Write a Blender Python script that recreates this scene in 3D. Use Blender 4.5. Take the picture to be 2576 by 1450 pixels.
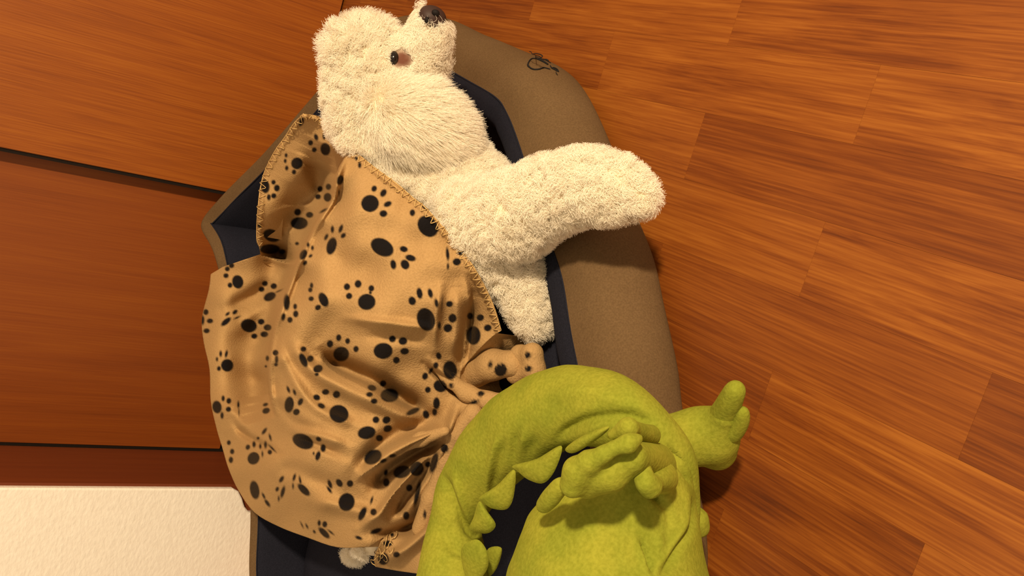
import bpy, math, random
import numpy as np
from mathutils import Matrix, Vector
from mathutils.bvhtree import BVHTree

for _o in list(bpy.data.objects):
    bpy.data.objects.remove(_o, do_unlink=True)
S = bpy.context.scene
COL = S.collection
rng = np.random.default_rng(7)
random.seed(7)

# ------------------------------------------------------------------ camera
# camera solved from the parquet joints, the plank edges and the door edges
F_PX = 2324.0
CAM_H = 0.75
CX, CY = 1288.0, 725.0
WX = np.array([0.28110713, -0.94493748, -0.16754681])   # world axes in camera axes (right, down, forward)
WY = np.array([-0.53426494, -0.2991227, 0.79062418])
WZ = np.array([-0.79720747, -0.13273571, -0.58893249])
WM = np.stack([WX, WY, WZ])                              # rows: camera vector -> world vector
cam_d = bpy.data.cameras.new('camera')
cam = bpy.data.objects.new('camera', cam_d)
COL.objects.link(cam)
eu, ev, ef = WM[:, 0], WM[:, 1], WM[:, 2]
cam.matrix_world = Matrix(((eu[0], -ev[0], -ef[0], 0), (eu[1], -ev[1], -ef[1], 0),
                           (eu[2], -ev[2], -ef[2], CAM_H), (0, 0, 0, 1)))
cam_d.sensor_fit = 'HORIZONTAL'
cam_d.sensor_width = 36.0
cam_d.lens = F_PX / 2576 * 36.0
cam_d.clip_start = 0.02
S.camera = cam

# ------------------------------------------------------------------ light
world = bpy.data.worlds.new('room_light')
S.world = world
world.use_nodes = True
world.node_tree.nodes['Background'].inputs[0].default_value = (1.0, 0.75, 0.48, 1)
world.node_tree.nodes['Background'].inputs[1].default_value = 0.42
ld = bpy.data.lights.new('ceiling_lamp_light', 'POINT')
ld.energy = 300
ld.color = (1.0, 0.77, 0.49)
ld.shadow_soft_size = 0.09
lamp = bpy.data.objects.new('ceiling_lamp_light', ld)
lamp.location = (1.55, -0.85, 2.15)
COL.objects.link(lamp)
S.view_settings.view_transform = 'Standard'
S.view_settings.look = 'None'
S.view_settings.gamma = 1.0
S.view_settings.use_curve_mapping = False
S.view_settings.exposure = 0.85


# ------------------------------------------------------------------ helpers
def ray(u, v):
    d = np.stack(np.broadcast_arrays(np.asarray(u, float) - CX, np.asarray(v, float) - CY, F_PX), -1)
    return d @ WM.T


def PZ(u, v, z):
    r = ray(u, v)
    t = (np.asarray(z, float) - CAM_H) / r[..., 2]
    return np.array([0, 0, CAM_H]) + r * t[..., None]


def PY(u, v, y):
    r = ray(u, v)
    t = np.asarray(y, float) / r[..., 1]
    return np.array([0, 0, CAM_H]) + r * t[..., None]


def proj(p):
    c = (np.asarray(p) - np.array([0, 0, CAM_H])) @ WM
    return c[..., 0] / c[..., 2] * F_PX + CX, c[..., 1] / c[..., 2] * F_PX + CY


def mpp(p):
    """metres per pixel at a point"""
    c = (np.asarray(p) - np.array([0, 0, CAM_H])) @ WM
    return c[..., 2] / F_PX


def link(name, me, mat, parent=None, smooth=True):
    if mat is not None:
        me.materials.append(mat)
    o = bpy.data.objects.new(name, me)
    COL.objects.link(o)
    if parent is not None:
        o.parent = parent
    if smooth:
        me.polygons.foreach_set('use_smooth', np.ones(len(me.polygons), bool))
    return o


def mesh_np(name, V, Q):
    """fast mesh from arrays; Q (n,4) or (n,3)"""
    V = np.ascontiguousarray(V, np.float32)
    Q = np.ascontiguousarray(Q, np.int32)
    me = bpy.data.meshes.new(name)
    me.vertices.add(len(V))
    me.vertices.foreach_set('co', V.ravel())
    n, k = Q.shape
    me.loops.add(n * k)
    me.loops.foreach_set('vertex_index', Q.ravel())
    me.polygons.add(n)
    me.polygons.foreach_set('loop_start', np.arange(0, n * k, k, dtype=np.int32))
    me.update(calc_edges=True)
    me.validate()
    return me


def box_mesh(name, a, b, bev=0.0):
    a = np.array(a, float); b = np.array(b, float)
    if bev <= 0:
        V = [(x, y, z) for x in (a[0], b[0]) for y in (a[1], b[1]) for z in (a[2], b[2])]
        Fc = [(0, 1, 3, 2), (4, 6, 7, 5), (0, 4, 5, 1), (2, 3, 7, 6), (0, 2, 6, 4), (1, 5, 7, 3)]
        me = bpy.data.meshes.new(name); me.from_pydata(V, [], Fc); me.update(); return me
    import bmesh
    bm = bmesh.new()
    bmesh.ops.create_cube(bm, size=1)
    for v in bm.verts:
        v.co = Vector([a[i] + (v.co[i] + .5) * (b[i] - a[i]) for i in range(3)])
    bmesh.ops.bevel(bm, geom=bm.edges[:], offset=bev, segments=2, affect='EDGES')
    me = bpy.data.meshes.new(name); bm.to_mesh(me); bm.free(); return me


def props(o, label=None, cat=None, group=None, kind=None):
    if label: o['label'] = label
    if cat: o['category'] = cat
    if group: o['group'] = group
    if kind: o['kind'] = kind
    return o


def in_poly(u, v, poly):
    poly = np.asarray(poly, float)
    x0, y0 = poly[:, 0], poly[:, 1]
    x1, y1 = np.roll(x0, -1), np.roll(y0, -1)
    u = np.asarray(u, float); v = np.asarray(v, float)
    inside = np.zeros(u.shape, bool)
    for i in range(len(poly)):
        c = ((y0[i] > v) != (y1[i] > v))
        with np.errstate(divide='ignore', invalid='ignore'):
            xi = (x1[i] - x0[i]) * (v - y0[i]) / (y1[i] - y0[i]) + x0[i]
        inside ^= c & (u < xi)
    return inside


def seg_dist(u, v, pts):
    """distance and nearest point to an open polyline (arrays)"""
    u = np.asarray(u, float); v = np.asarray(v, float)
    best = np.full(u.shape, 1e9); bx = u.copy(); by = v.copy()
    for (ax, ay), (cx, cy) in zip(pts[:-1], pts[1:]):
        dx, dy = cx - ax, cy - ay
        L = dx * dx + dy * dy
        t = np.clip(((u - ax) * dx + (v - ay) * dy) / max(L, 1e-9), 0, 1)
        qx, qy = ax + t * dx, ay + t * dy
        d = np.hypot(u - qx, v - qy)
        m = d < best
        best[m] = d[m]; bx[m] = qx[m]; by[m] = qy[m]
    return best, bx, by


def catmull(P, n=8, closed=False):
    P = np.asarray(P, float)
    out = []
    N = len(P)
    rngi = range(N) if closed else range(N - 1)
    for i in rngi:
        p0 = P[(i - 1) % N] if closed else P[max(i - 1, 0)]
        p1 = P[i]; p2 = P[(i + 1) % N]
        p3 = P[(i + 2) % N] if closed else P[min(i + 2, N - 1)]
        for t in np.arange(n) / n:
            out.append(.5 * (2 * p1 + (p2 - p0) * t + (2 * p0 - 5 * p1 + 4 * p2 - p3) * t * t + (3 * p1 - p0 - 3 * p2 + p3) * t ** 3))
    if not closed:
        out.append(P[-1])
    return np.array(out)


def tube_arrays(pts, rad, k=6):
    pts = np.asarray(pts, float)
    n = len(pts)
    rad = np.broadcast_to(rad, (n,))
    T = np.gradient(pts, axis=0)
    T /= np.linalg.norm(T, axis=1)[:, None] + 1e-12
    ref = np.array([0.13, 0.21, 1.0])
    A = np.cross(T, ref); A /= np.linalg.norm(A, axis=1)[:, None] + 1e-12
    B = np.cross(T, A)
    a = np.arange(k) / k * 2 * np.pi
    V = pts[:, None] + rad[:, None, None] * (np.cos(a)[None, :, None] * A[:, None] + np.sin(a)[None, :, None] * B[:, None])
    i = np.arange(n - 1)[:, None] * k; j = np.arange(k)[None]
    Q = np.stack([i + j, i + (j + 1) % k, i + k + (j + 1) % k, i + k + j], -1).reshape(-1, 4)
    return V.reshape(-1, 3), Q


def merge(parts):
    V, Q, off = [], [], 0
    for v, q in parts:
        V.append(v); Q.append(q + off); off += len(v)
    return np.concatenate(V), np.concatenate(Q)


# ---- implicit surfaces -------------------------------------------------
def surface_nets(Fv, org, h):
    s = Fv < 0
    nx, ny, nz = Fv.shape
    c = [(i, j, k) for i in (0, 1) for j in (0, 1) for k in (0, 1)]
    def sub(A, o): return A[o[0]:nx - 1 + o[0], o[1]:ny - 1 + o[1], o[2]:nz - 1 + o[2]]
    cnt = sum(sub(s, o).astype(np.int8) for o in c)
    mix = (cnt > 0) & (cnt < 8)
    I = np.argwhere(mix)
    idx = np.full(mix.shape, -1, np.int64)
    idx[mix] = np.arange(len(I))
    acc = np.zeros((len(I), 3)); num = np.zeros(len(I))
    for a in c:
        for ax in range(3):
            if a[ax] == 1: continue
            b = list(a); b[ax] = 1
            fa = Fv[I[:, 0] + a[0], I[:, 1] + a[1], I[:, 2] + a[2]]
            fb = Fv[I[:, 0] + b[0], I[:, 1] + b[1], I[:, 2] + b[2]]
            m = (fa < 0) != (fb < 0)
            t = np.where(m, fa / np.where(m, fa - fb, 1), 0)
            p = np.array(a, float)[None].repeat(len(I), 0); p[:, ax] += t
            acc += np.where(m[:, None], p, 0); num += m
    V = org + h * (I + acc / num[:, None])
    Q = []
    for ax in range(3):
        o1, o2 = [(1, 2), (2, 0), (0, 1)][ax]
        sl0 = [slice(None)] * 3; sl1 = [slice(None)] * 3
        sl0[ax] = slice(0, -1); sl1[ax] = slice(1, None)
        ch = s[tuple(sl0)] != s[tuple(sl1)]
        E = np.argwhere(ch)
        E = E[(E[:, o1] > 0) & (E[:, o2] > 0) & (E[:, o1] < Fv.shape[o1] - 1) & (E[:, o2] < Fv.shape[o2] - 1)]
        def g(d1, d2):
            q = E.copy(); q[:, o1] += d1; q[:, o2] += d2
            return idx[q[:, 0], q[:, 1], q[:, 2]]
        q = np.stack([g(-1, -1), g(0, -1), g(0, 0), g(-1, 0)], -1)
        flip = ~s[E[:, 0], E[:, 1], E[:, 2]]
        q[flip] = q[flip][:, ::-1]
        Q.append(q)
    Q = np.concatenate(Q)
    Q = Q[(Q >= 0).all(1)]
    return V, Q


def implicit(prims, h, k=0.02, pad=0.02, disp=None, ks=None):
    """prims: (a, ra, b, rb) round cones, or ('e', centre, radii, R) ellipsoids; smooth union"""
    lo = np.full(3, 9.); hi = np.full(3, -9.)
    for p in prims:
        if isinstance(p[0], str):
            r = max(p[2]); lo = np.minimum(lo, p[1] - r); hi = np.maximum(hi, p[1] + r)
        else:
            for c_, r in ((p[0], p[1]), (p[2], p[3])):
                lo = np.minimum(lo, c_ - r); hi = np.maximum(hi, c_ + r)
    lo -= pad; hi += pad
    n = np.ceil((hi - lo) / h).astype(int) + 1
    ax = [lo[i] + h * np.arange(n[i]) for i in range(3)]
    Fv = np.full(n, .2, np.float32)
    for ip, p in enumerate(prims):
        k = ks[ip] if ks is not None else k
        if isinstance(p[0], str):
            r = max(p[2]); l = p[1] - r - .05; u = p[1] + r + .05
        else:
            l = np.minimum(p[0] - p[1], p[2] - p[3]) - .05; u = np.maximum(p[0] + p[1], p[2] + p[3]) + .05
        i0 = np.maximum(((l - lo) / h).astype(int), 0); i1 = np.minimum(((u - lo) / h).astype(int) + 2, n)
        sl = tuple(slice(a_, b_) for a_, b_ in zip(i0, i1))
        G = np.stack(np.meshgrid(ax[0][sl[0]], ax[1][sl[1]], ax[2][sl[2]], indexing='ij'), -1).astype(np.float32)
        if isinstance(p[0], str):
            q = (G - p[1]) @ p[3]
            rr = np.array(p[2])
            k0 = np.linalg.norm(q / rr, axis=-1); k1 = np.linalg.norm(q / (rr * rr), axis=-1) + 1e-9
            d = k0 * (k0 - 1) / k1
        else:
            a_, ra, b_, rb = p
            ab = b_ - a_
            L = max(ab @ ab, 1e-9)
            t = np.clip(((G - a_) @ ab) / L, 0, 1)
            d = np.linalg.norm(G - a_ - t[..., None] * ab, axis=-1) - (ra + t * (rb - ra))
        o = Fv[sl]
        hh = np.clip(.5 + .5 * (o - d) / k, 0, 1)
        Fv[sl] = o + (d - o) * hh - k * hh * (1 - hh)
    if disp is not None:
        G = np.stack(np.meshgrid(*ax, indexing='ij'), -1)
        Fv += disp(G)
    return surface_nets(Fv, lo, h)


def chain(pts, k=None):
    """[(point, r), ...] -> round cone prims"""
    return [(np.array(a[0]), a[1], np.array(b[0]), b[1]) for a, b in zip(pts[:-1], pts[1:])]


# ------------------------------------------------------------------ materials
def new_mat(name):
    m = bpy.data.materials.new(name); m.use_nodes = True
    nt = m.node_tree
    return m, nt, nt.nodes['Principled BSDF']


def N(nt, typ, **kw):
    n = nt.nodes.new(typ)
    for k_, v_ in kw.items():
        if k_.startswith('i_'):
            n.inputs[int(k_[2:])].default_value = v_
        else:
            setattr(n, k_, v_)
    return n


def ramp(nt, stops):
    r = nt.nodes.new('ShaderNodeValToRGB')
    el = r.color_ramp.elements
    while len(el) < len(stops): el.new(.5)
    for e, (p, c) in zip(el, stops):
        e.position = p; e.color = (*c, 1)
    return r


def mat_wood(name, stops, scale, long_axis, rough=.45, fine=90., per_object=False, bump=.05, spec=.4, fine_amt=.42):
    m, nt, b = new_mat(name)
    tc = N(nt, 'ShaderNodeTexCoord')
    mp = N(nt, 'ShaderNodeMapping')
    sc = [scale] * 3; sc[long_axis] = scale * (.075 if per_object else .05)
    mp.inputs['Scale'].default_value = sc
    nt.links.new(tc.outputs['Object'], mp.inputs['Vector'])
    vec = mp.outputs['Vector']
    if per_object:
        oi = N(nt, 'ShaderNodeObjectInfo')
        mu = N(nt, 'ShaderNodeVectorMath', operation='SCALE'); mu.inputs[0].default_value = (37.1, 21.7, 53.3)
        nt.links.new(oi.outputs['Random'], mu.inputs['Scale'])
        ad = N(nt, 'ShaderNodeVectorMath', operation='ADD')
        nt.links.new(vec, ad.inputs[0]); nt.links.new(mu.outputs[0], ad.inputs[1])
        vec = ad.outputs[0]
    n1 = N(nt, 'ShaderNodeTexNoise'); n1.inputs['Scale'].default_value = 1.0; n1.inputs['Detail'].default_value = 6; n1.inputs['Roughness'].default_value = .62; n1.inputs['Distortion'].default_value = .6
    nt.links.new(vec, n1.inputs['Vector'])
    mp2 = N(nt, 'ShaderNodeMapping'); s2 = [fine / scale] * 3; s2[long_axis] = fine / scale * .3
    mp2.inputs['Scale'].default_value = s2
    nt.links.new(vec, mp2.inputs['Vector'])
    n2 = N(nt, 'ShaderNodeTexNoise'); n2.inputs['Scale'].default_value = 1.0; n2.inputs['Detail'].default_value = 3
    nt.links.new(mp2.outputs[0], n2.inputs['Vector'])
    mx = N(nt, 'ShaderNodeMath', operation='MULTIPLY_ADD'); mx.inputs[1].default_value = fine_amt
    nt.links.new(n2.outputs[0], mx.inputs[0])
    sb = N(nt, 'ShaderNodeMath', operation='MULTIPLY_ADD'); sb.inputs[1].default_value = .75; sb.inputs[2].default_value = -.08 + (.42 - fine_amt) * .5
    nt.links.new(n1.outputs[0], sb.inputs[0]); nt.links.new(sb.outputs[0], mx.inputs[2])
    last = mx.outputs[0]
    if per_object:
        sx = N(nt, 'ShaderNodeSeparateColor'); nt.links.new(oi.outputs['Color'], sx.inputs[0])
        a2 = N(nt, 'ShaderNodeMath', operation='SUBTRACT'); a2.inputs[1].default_value = .5
        nt.links.new(sx.outputs[0], a2.inputs[0])
        nt.links.new(sx.outputs[1], sb.inputs[1])
        ofs = N(nt, 'ShaderNodeMath', operation='MULTIPLY_ADD'); ofs.inputs[1].default_value = -.5; ofs.inputs[2].default_value = .295
        nt.links.new(sx.outputs[1], ofs.inputs[0]); nt.links.new(ofs.outputs[0], sb.inputs[2])
        a3 = N(nt, 'ShaderNodeMath', operation='ADD'); nt.links.new(a2.outputs[0], a3.inputs[0]); nt.links.new(last, a3.inputs[1])
        last = a3.outputs[0]
    r = ramp(nt, stops)
    nt.links.new(last, r.inputs[0])
    nt.links.new(r.outputs[0], b.inputs['Base Color'])
    b.inputs['Roughness'].default_value = rough
    b.inputs['Specular IOR Level'].default_value = spec
    bp = N(nt, 'ShaderNodeBump'); bp.inputs['Strength'].default_value = bump; bp.inputs['Distance'].default_value = .002
    nt.links.new(n2.outputs[0], bp.inputs['Height']); nt.links.new(bp.outputs[0], b.inputs['Normal'])
    return m


def mat_cloth(name, col, col2=None, nscale=400., bump=.3, dist=.001, rough=.95, sheen=.3, attr=None, big=None, weave=None):
    m, nt, b = new_mat(name)
    tc = N(nt, 'ShaderNodeTexCoord')
    n = N(nt, 'ShaderNodeTexNoise'); n.inputs['Scale'].default_value = nscale; n.inputs['Detail'].default_value = 3
    nt.links.new(tc.outputs['Object'], n.inputs['Vector'])
    col2 = col2 or tuple(c * .8 for c in col)
    r = ramp(nt, [(.3, col2), (.7, col)])
    nt.links.new(n.outputs[0], r.inputs[0])
    out = r.outputs[0]
    if big:
        nb = N(nt, 'ShaderNodeTexNoise'); nb.inputs['Scale'].default_value = big[0]; nb.inputs['Detail'].default_value = 3
        nt.links.new(tc.outputs['Object'], nb.inputs['Vector'])
        rb = ramp(nt, [(.35, big[1]), (.65, (1, 1, 1))])
        nt.links.new(nb.outputs[0], rb.inputs[0])
        mm = N(nt, 'ShaderNodeMix', data_type='RGBA', blend_type='MULTIPLY'); mm.inputs[0].default_value = 1
        nt.links.new(out, mm.inputs[6]); nt.links.new(rb.outputs[0], mm.inputs[7])
        out = mm.outputs[2]
    if attr:
        at = N(nt, 'ShaderNodeAttribute'); at.attribute_name = attr[0]
        mm = N(nt, 'ShaderNodeMix', data_type='RGBA')
        nt.links.new(at.outputs['Fac'], mm.inputs[0])
        nt.links.new(out, mm.inputs[6]); mm.inputs[7].default_value = (*attr[1], 1)
        out = mm.outputs[2]
    nt.links.new(out, b.inputs['Base Color'])
    b.inputs['Roughness'].default_value = rough
    b.inputs['Specular IOR Level'].default_value = .04
    b.inputs['Sheen Weight'].default_value = sheen
    b.inputs['Sheen Roughness'].default_value = .5
    b.inputs['Sheen Tint'].default_value = (*[min(1, c * 1.3) for c in col], 1)
    bp = N(nt, 'ShaderNodeBump'); bp.inputs['Strength'].default_value = bump; bp.inputs['Distance'].default_value = dist
    nt.links.new(n.outputs[0], bp.inputs['Height']); nt.links.new(bp.outputs[0], b.inputs['Normal'])
    return m


def mat_plain(name, col, rough=.5, spec=.5):
    m, nt, b = new_mat(name)
    tc = N(nt, 'ShaderNodeTexCoord')
    n = N(nt, 'ShaderNodeTexNoise'); n.inputs['Scale'].default_value = 120
    nt.links.new(tc.outputs['Object'], n.inputs['Vector'])
    r = ramp(nt, [(.3, tuple(c * .85 for c in col)), (.7, col)])
    nt.links.new(n.outputs[0], r.inputs[0]); nt.links.new(r.outputs[0], b.inputs['Base Color'])
    b.inputs['Roughness'].default_value = rough; b.inputs['Specular IOR Level'].default_value = spec
    return m


M = {}
M['parquet'] = mat_wood('parquet_wood', [(.22, (.068, .015, .003)), (.43, (.150, .036, .004)), (.58, (.225, .063, .007)), (.8, (.33, .112, .014))], 54, 1, rough=.45, fine=420, per_object=True, bump=.08, fine_amt=.5)
M['joint'] = mat_plain('floor_joint', (.07, .018, .004), .8, .2)
M['door_front'] = mat_wood('door_veneer_light', [(.25, (.20, .046, .003)), (.5, (.27, .068, .004)), (.75, (.33, .095, .006))], 60, 2, rough=.5, fine=420, bump=.3, fine_amt=.8)
M['door_rear'] = mat_wood('door_veneer_red', [(.25, (.165, .036, .004)), (.5, (.225, .052, .005)), (.75, (.275, .072, .006))], 26, 2, rough=.5, fine=380, bump=.1)
M['jamb'] = mat_wood('jamb_wood', [(.3, (.135, .026, .006)), (.7, (.19, .042, .008))], 30, 2, rough=.5, fine=300, bump=.08)
M['black'] = mat_plain('black_gap_shade', (.01, .006, .004), .8, .2)  # near-black colour standing in for shade in the door gaps
M['blanket'] = mat_cloth('fleece_blanket', (.43, .272, .122), (.37, .232, .10), 420, .7, .0016, 1.0, .08, ('print', (.009, .008, .009)))
M['stitch'] = mat_plain('edge_thread', (.60, .41, .17), .7, .2)
M['taupe'] = mat_cloth('taupe_canvas', (.148, .093, .046), (.108, .067, .033), 500, .3, .0006, .95, .06, None, (9, (.86, .84, .82)))
M['navy'] = mat_cloth('navy_lining', (.020, .021, .034), (.012, .013, .021), 600, .3, .0006, .9, .06)
M['green'] = mat_cloth('green_plush', (.300, .305, .036), (.225, .235, .024), 320, .45, .0014, .95, .12, None, (26, (.78, .86, .8)))
M['skin'] = mat_cloth('dog_skin', (.90, .80, .62), (.82, .72, .54), 300, .3, .001, .9, .1, ('stain', (.15, .062, .042)))
M['nose'] = mat_plain('dog_nose', (.045, .024, .020), .55, .25)
M['nostril'] = mat_plain('nostril', (.008, .005, .005), .7, .2)
M['eye'] = mat_plain('dog_eye', (.008, .005, .004), .18, .35)
M['thread_black'] = mat_plain('black_embroidery', (.012, .011, .012), .8, .2)


def mat_wall():
    m, nt, b = new_mat('white_plaster')
    tc = N(nt, 'ShaderNodeTexCoord')
    n = N(nt, 'ShaderNodeTexNoise'); n.inputs['Scale'].default_value = 90; n.inputs['Detail'].default_value = 4
    mp = N(nt, 'ShaderNodeMapping'); mp.inputs['Rotation'].default_value = (0, .6, 0); mp.inputs['Scale'].default_value = (1, 1, 2)
    nt.links.new(tc.outputs['Object'], mp.inputs[0]); nt.links.new(mp.outputs[0], n.inputs['Vector'])
    r = ramp(nt, [(.3, (.86, .81, .73)), (.7, (.92, .88, .80))])
    nt.links.new(n.outputs[0], r.inputs[0]); nt.links.new(r.outputs[0], b.inputs['Base Color'])
    b.inputs['Roughness'].default_value = .9
    bp = N(nt, 'ShaderNodeBump'); bp.inputs['Strength'].default_value = .35; bp.inputs['Distance'].default_value = .003
    nt.links.new(n.outputs[0], bp.inputs['Height']); nt.links.new(bp.outputs[0], b.inputs['Normal'])
    return m
M['wall'] = mat_wall()


def mat_fur():
    m, nt, b = new_mat('cream_fur')
    hi = N(nt, 'ShaderNodeHairInfo')
    r = ramp(nt, [(0., (.975, .91, .79)), (.5, (.985, .935, .825)), (1., (.99, .955, .86))])
    nt.links.new(hi.outputs['Random'], r.inputs[0])
    nt.links.new(r.outputs[0], b.inputs['Base Color'])
    b.inputs['Roughness'].default_value = .65
    b.inputs['Specular IOR Level'].default_value = .15
    tr = N(nt, 'ShaderNodeBsdfTranslucent')
    nt.links.new(r.outputs[0], tr.inputs[0])
    mx = N(nt, 'ShaderNodeMixShader'); mx.inputs[0].default_value = .35
    out = nt.nodes['Material Output']
    nt.links.new(b.outputs[0], mx.inputs[1]); nt.links.new(tr.outputs[0], mx.inputs[2]); nt.links.new(mx.outputs[0], out.inputs[0])
    return m
M['fur'] = mat_fur()

# ------------------------------------------------------------------ floor
floor = link('floor', box_mesh('floor', (-1.7, -.6, -.06), (1.4, 2.25, -.0035)), M['joint'], smooth=False)
props(floor, kind='structure', label='reddish brown parquet floor of staggered wooden strips')
PW, PL = .076, .3967
# tone and stripe contrast of the boards in view: (strip, board along the strip)
TONES = {(-1, 0): (.60, .6), (-1, -1): (.52, 1.0), (0, 0): (.56, .8), (0, -1): (.55, 1.2), (0, 1): (.50, .7), (1, 0): (.60, .7), (1, -1): (.42, .45), (1, 1): (.5, .7),
         (2, 0): (.60, .45), (2, -1): (.55, 1.2), (3, 0): (.45, .5), (3, -1): (.47, .45), (3, -2): (.40, .6), (4, 0): (.40, .5), (4, -1): (.57, 1.1), (5, 0): (.42, .7), (5, -1): (.42, .9), (5, -2): (.58, .6),
         (6, 0): (.42, .7), (6, -1): (.45, .7), (-2, 0): (.5, .9), (-2, -1): (.58, .9), (-1, -2): (.57, .9), (-2, -2): (.56, .8), (-3, -1): (.55, .8)}
plank_me = box_mesh('plank', (-PW / 2 + .00006, -PL / 2 + .00006, -.012), (PW / 2 - .00006, PL / 2 - .00006, 0), .00008)
plank_me.materials.append(M['parquet'])
for k_ in range(-18, 21):
    xe = .1483 - PW * k_            # upper edge of the strip
    y0 = .5567 if k_ % 2 == 0 else .755
    for j in range(-3, 4):
        cy = y0 + PL * (j + .5)
        if cy < -.35 or cy - PL / 2 > 1.86 or xe < -1.2 or xe > .95: continue
        o = bpy.data.objects.new('plank', plank_me)
        o.location = (xe - PW / 2, cy, 0)
        o.parent = floor
        tone, stripe = TONES.get((k_, j), (float(np.clip(rng.normal(.5, .06), .36, .64)), rng.uniform(.5, .95)))
        o.color = (.5 + (tone - .5) * .72 - .015, stripe * .9, 0, 1)
        COL.objects.link(o)

# ------------------------------------------------------------------ wall, jamb, wardrobe
YW = 1.57
w_top = PY(0, 1228, YW); w_c1 = PY(588, 1231, YW); w_c2 = PY(628, 1290, YW)
xe = float(w_top[0])
out2d = [(xe, 2.4), (xe, float(w_c1[2])), (xe - .006, float(w_c1[2]) - .012), (xe - .02, float(w_c1[2]) - .022), (float(w_c2[0]) + .012, float(w_c2[2]) + .012), (float(w_c2[0]), float(w_c2[2])),
         (float(w_c2[0]) - .004, 0.0), (-2.2, 0.0), (-2.2, 2.4)]
V = [(x, YW, z) for x, z in out2d] + [(x - .09, 1.95, z) for x, z in out2d]
n_ = len(out2d)
Fc = [tuple(range(n_))[::-1], tuple(range(n_, 2 * n_))] + [(i, (i + 1) % n_, n_ + (i + 1) % n_, n_ + i) for i in range(n_)]
me = bpy.data.meshes.new('wall_back'); me.from_pydata(V, [], Fc); me.update()
wall = link('wall_back', me, M['wall'], smooth=False)
props(wall, kind='structure', label='white plastered wall with chipped lower corner')
bv = wall.modifiers.new('bevel', 'BEVEL'); bv.width = .004; bv.segments = 3; bv.limit_method = 'ANGLE'

YR, YF = 1.86, 1.822
xj = float(PY(0, 1121, YR)[0])
xw = xe + .002
V = [(xj, YR + .06, 0), (xj, YR - .002, 0), (xw, YW + .015, 0), (xj - .03, YW + .015, 0), (xj - .03, YR + .06, 0)]
V = V + [(x, y, 2.3) for x, y, z in V]
Fc = [(0, 1, 2, 3, 4)[::-1], (5, 6, 7, 8, 9)] + [(i, (i + 1) % 5, 5 + (i + 1) % 5, 5 + i) for i in range(5)]
me = bpy.data.meshes.new('trim_1'); me.from_pydata(V, [], Fc); me.update()
jamb = link('trim_1', me, M['jamb'], smooth=False)
props(jamb, kind='structure', label='dark reddish wooden door jamb between wardrobe and white wall')

ward = bpy.data.objects.new('wardrobe', None); COL.objects.link(ward); ward.location = (-.2, 1.86, 0)
props(ward, 'orange brown wooden wardrobe with two sliding doors behind the dog bed', 'wardrobe')
XD = float(np.mean([PY(0, 378, YF)[0], PY(570, 495, YF)[0]]))


def wchild(name, a, b, mat, bev=.0012, par=None):
    o = link(name, box_mesh(name, np.array(a) - np.array(ward.location), np.array(b) - np.array(ward.location), bev), mat, par or ward, smooth=False)
    return o
fd = wchild('sliding_door', (XD + .007, YF, .004), (1.1, YF + .026, 2.2), M['door_front'])
fd['label'] = 'front sliding door with fine vertical grain'
wchild('gap_shade', (XD, YF + .004, .004), (XD + .0068, YF + .024, 2.2), M['black'], 0, fd)  # black strip painted in for the shadow line at the front door's edge
rd = wchild('sliding_door', (xj + .0062, YR, .012), (XD + .3, YR + .026, 2.2), M['door_rear'])
wchild('gap_shade', (xj + .0006, YR - .001, .004), (xj + .0058, YR + .02, 2.2), M['black'], 0, rd)  # black strip painted in for the shade between rear door and jamb
rd['label'] = 'rear sliding door set back behind the front one'
wchild('dark_backing', (xj + .0006, YR + .03, .002), (1.1, YR + .05, 2.2), M['black'], 0)  # black sheet added so the gap at the rear door reads dark

# ------------------------------------------------------------------ dog bed
# outer foot line of the rim: X, Y, height, thickness factor
# (X, Y, height, thickness factor, far-side lean)
rim = [(.0895, 1.010, .098, 1.15, 0), (.067, .952, .098, 1.2, 0), (.0156, .879, .098, 1.25, 0), (-.030, .829, .096, 1.25, 0), (-.090, .752, .096, 1.25, 0), (-.138, .709, .096, 1.25, 0),
       (-.194, .661, .095, 1.25, 0), (-.240, .630, .095, 1.2, 0), (-.360, .540, .095, 1.1, 0), (-.520, .520, .10, 1., 0), (-.690, .540, .10, 1., 0), (-.860, .660, .10, 1., 0),
       (-.950, .860, .11, .9, .2), (-1.00, 1.03, .112, .7, .5)]
# far side, read off where the rim shows beside the wall, under the blanket edge and at the raised corner
for fu, fv_, fz, ft in ((640, 1590, .114, .45), (624, 1450, .12, .4), (627, 1300, .13, .4), (620, 1180, .130, .4), (606, 1050, .135, .4), (585, 900, .140, .4), (566, 760, .165, .4), (534, 640, .195, .5), (502, 566, .205, .5)):
    fp = PZ(fu, fv_, fz)
    rim.append((float(fp[0]), float(fp[1]), fz, ft, 1))
rim += [(-.278, 1.705, .193, .55, 1), (-.172, 1.600, .173, .55, 1), (-.060, 1.515, .150, .6, 1), (.035, 1.455, .128, .7, .8), (.100, 1.40, .116, .8, .5),
       (.126, 1.320, .108, .9, .2), (.113, 1.205, .10, 1.05, 0), (.101, 1.100, .098, 1.1, 0)]
R_ = catmull(rim, 7, True)
nR = len(R_)
T_ = np.roll(R_[:, :2], -1, 0) - np.roll(R_[:, :2], 1, 0)
T_ /= np.linalg.norm(T_, axis=1)[:, None]
# path runs clockwise seen from above -> inward normal
IN = np.stack([T_[:, 1], -T_[:, 0]], 1)
for _ in range(6):
    IN = IN * .5 + np.roll(IN, 1, 0) * .25 + np.roll(IN, -1, 0) * .25
IN /= np.linalg.norm(IN, axis=1)[:, None]
cen = R_[:, :2].mean(0)
if ((cen - R_[:, :2]) * IN).sum(1).mean() < 0: IN = -IN


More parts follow.
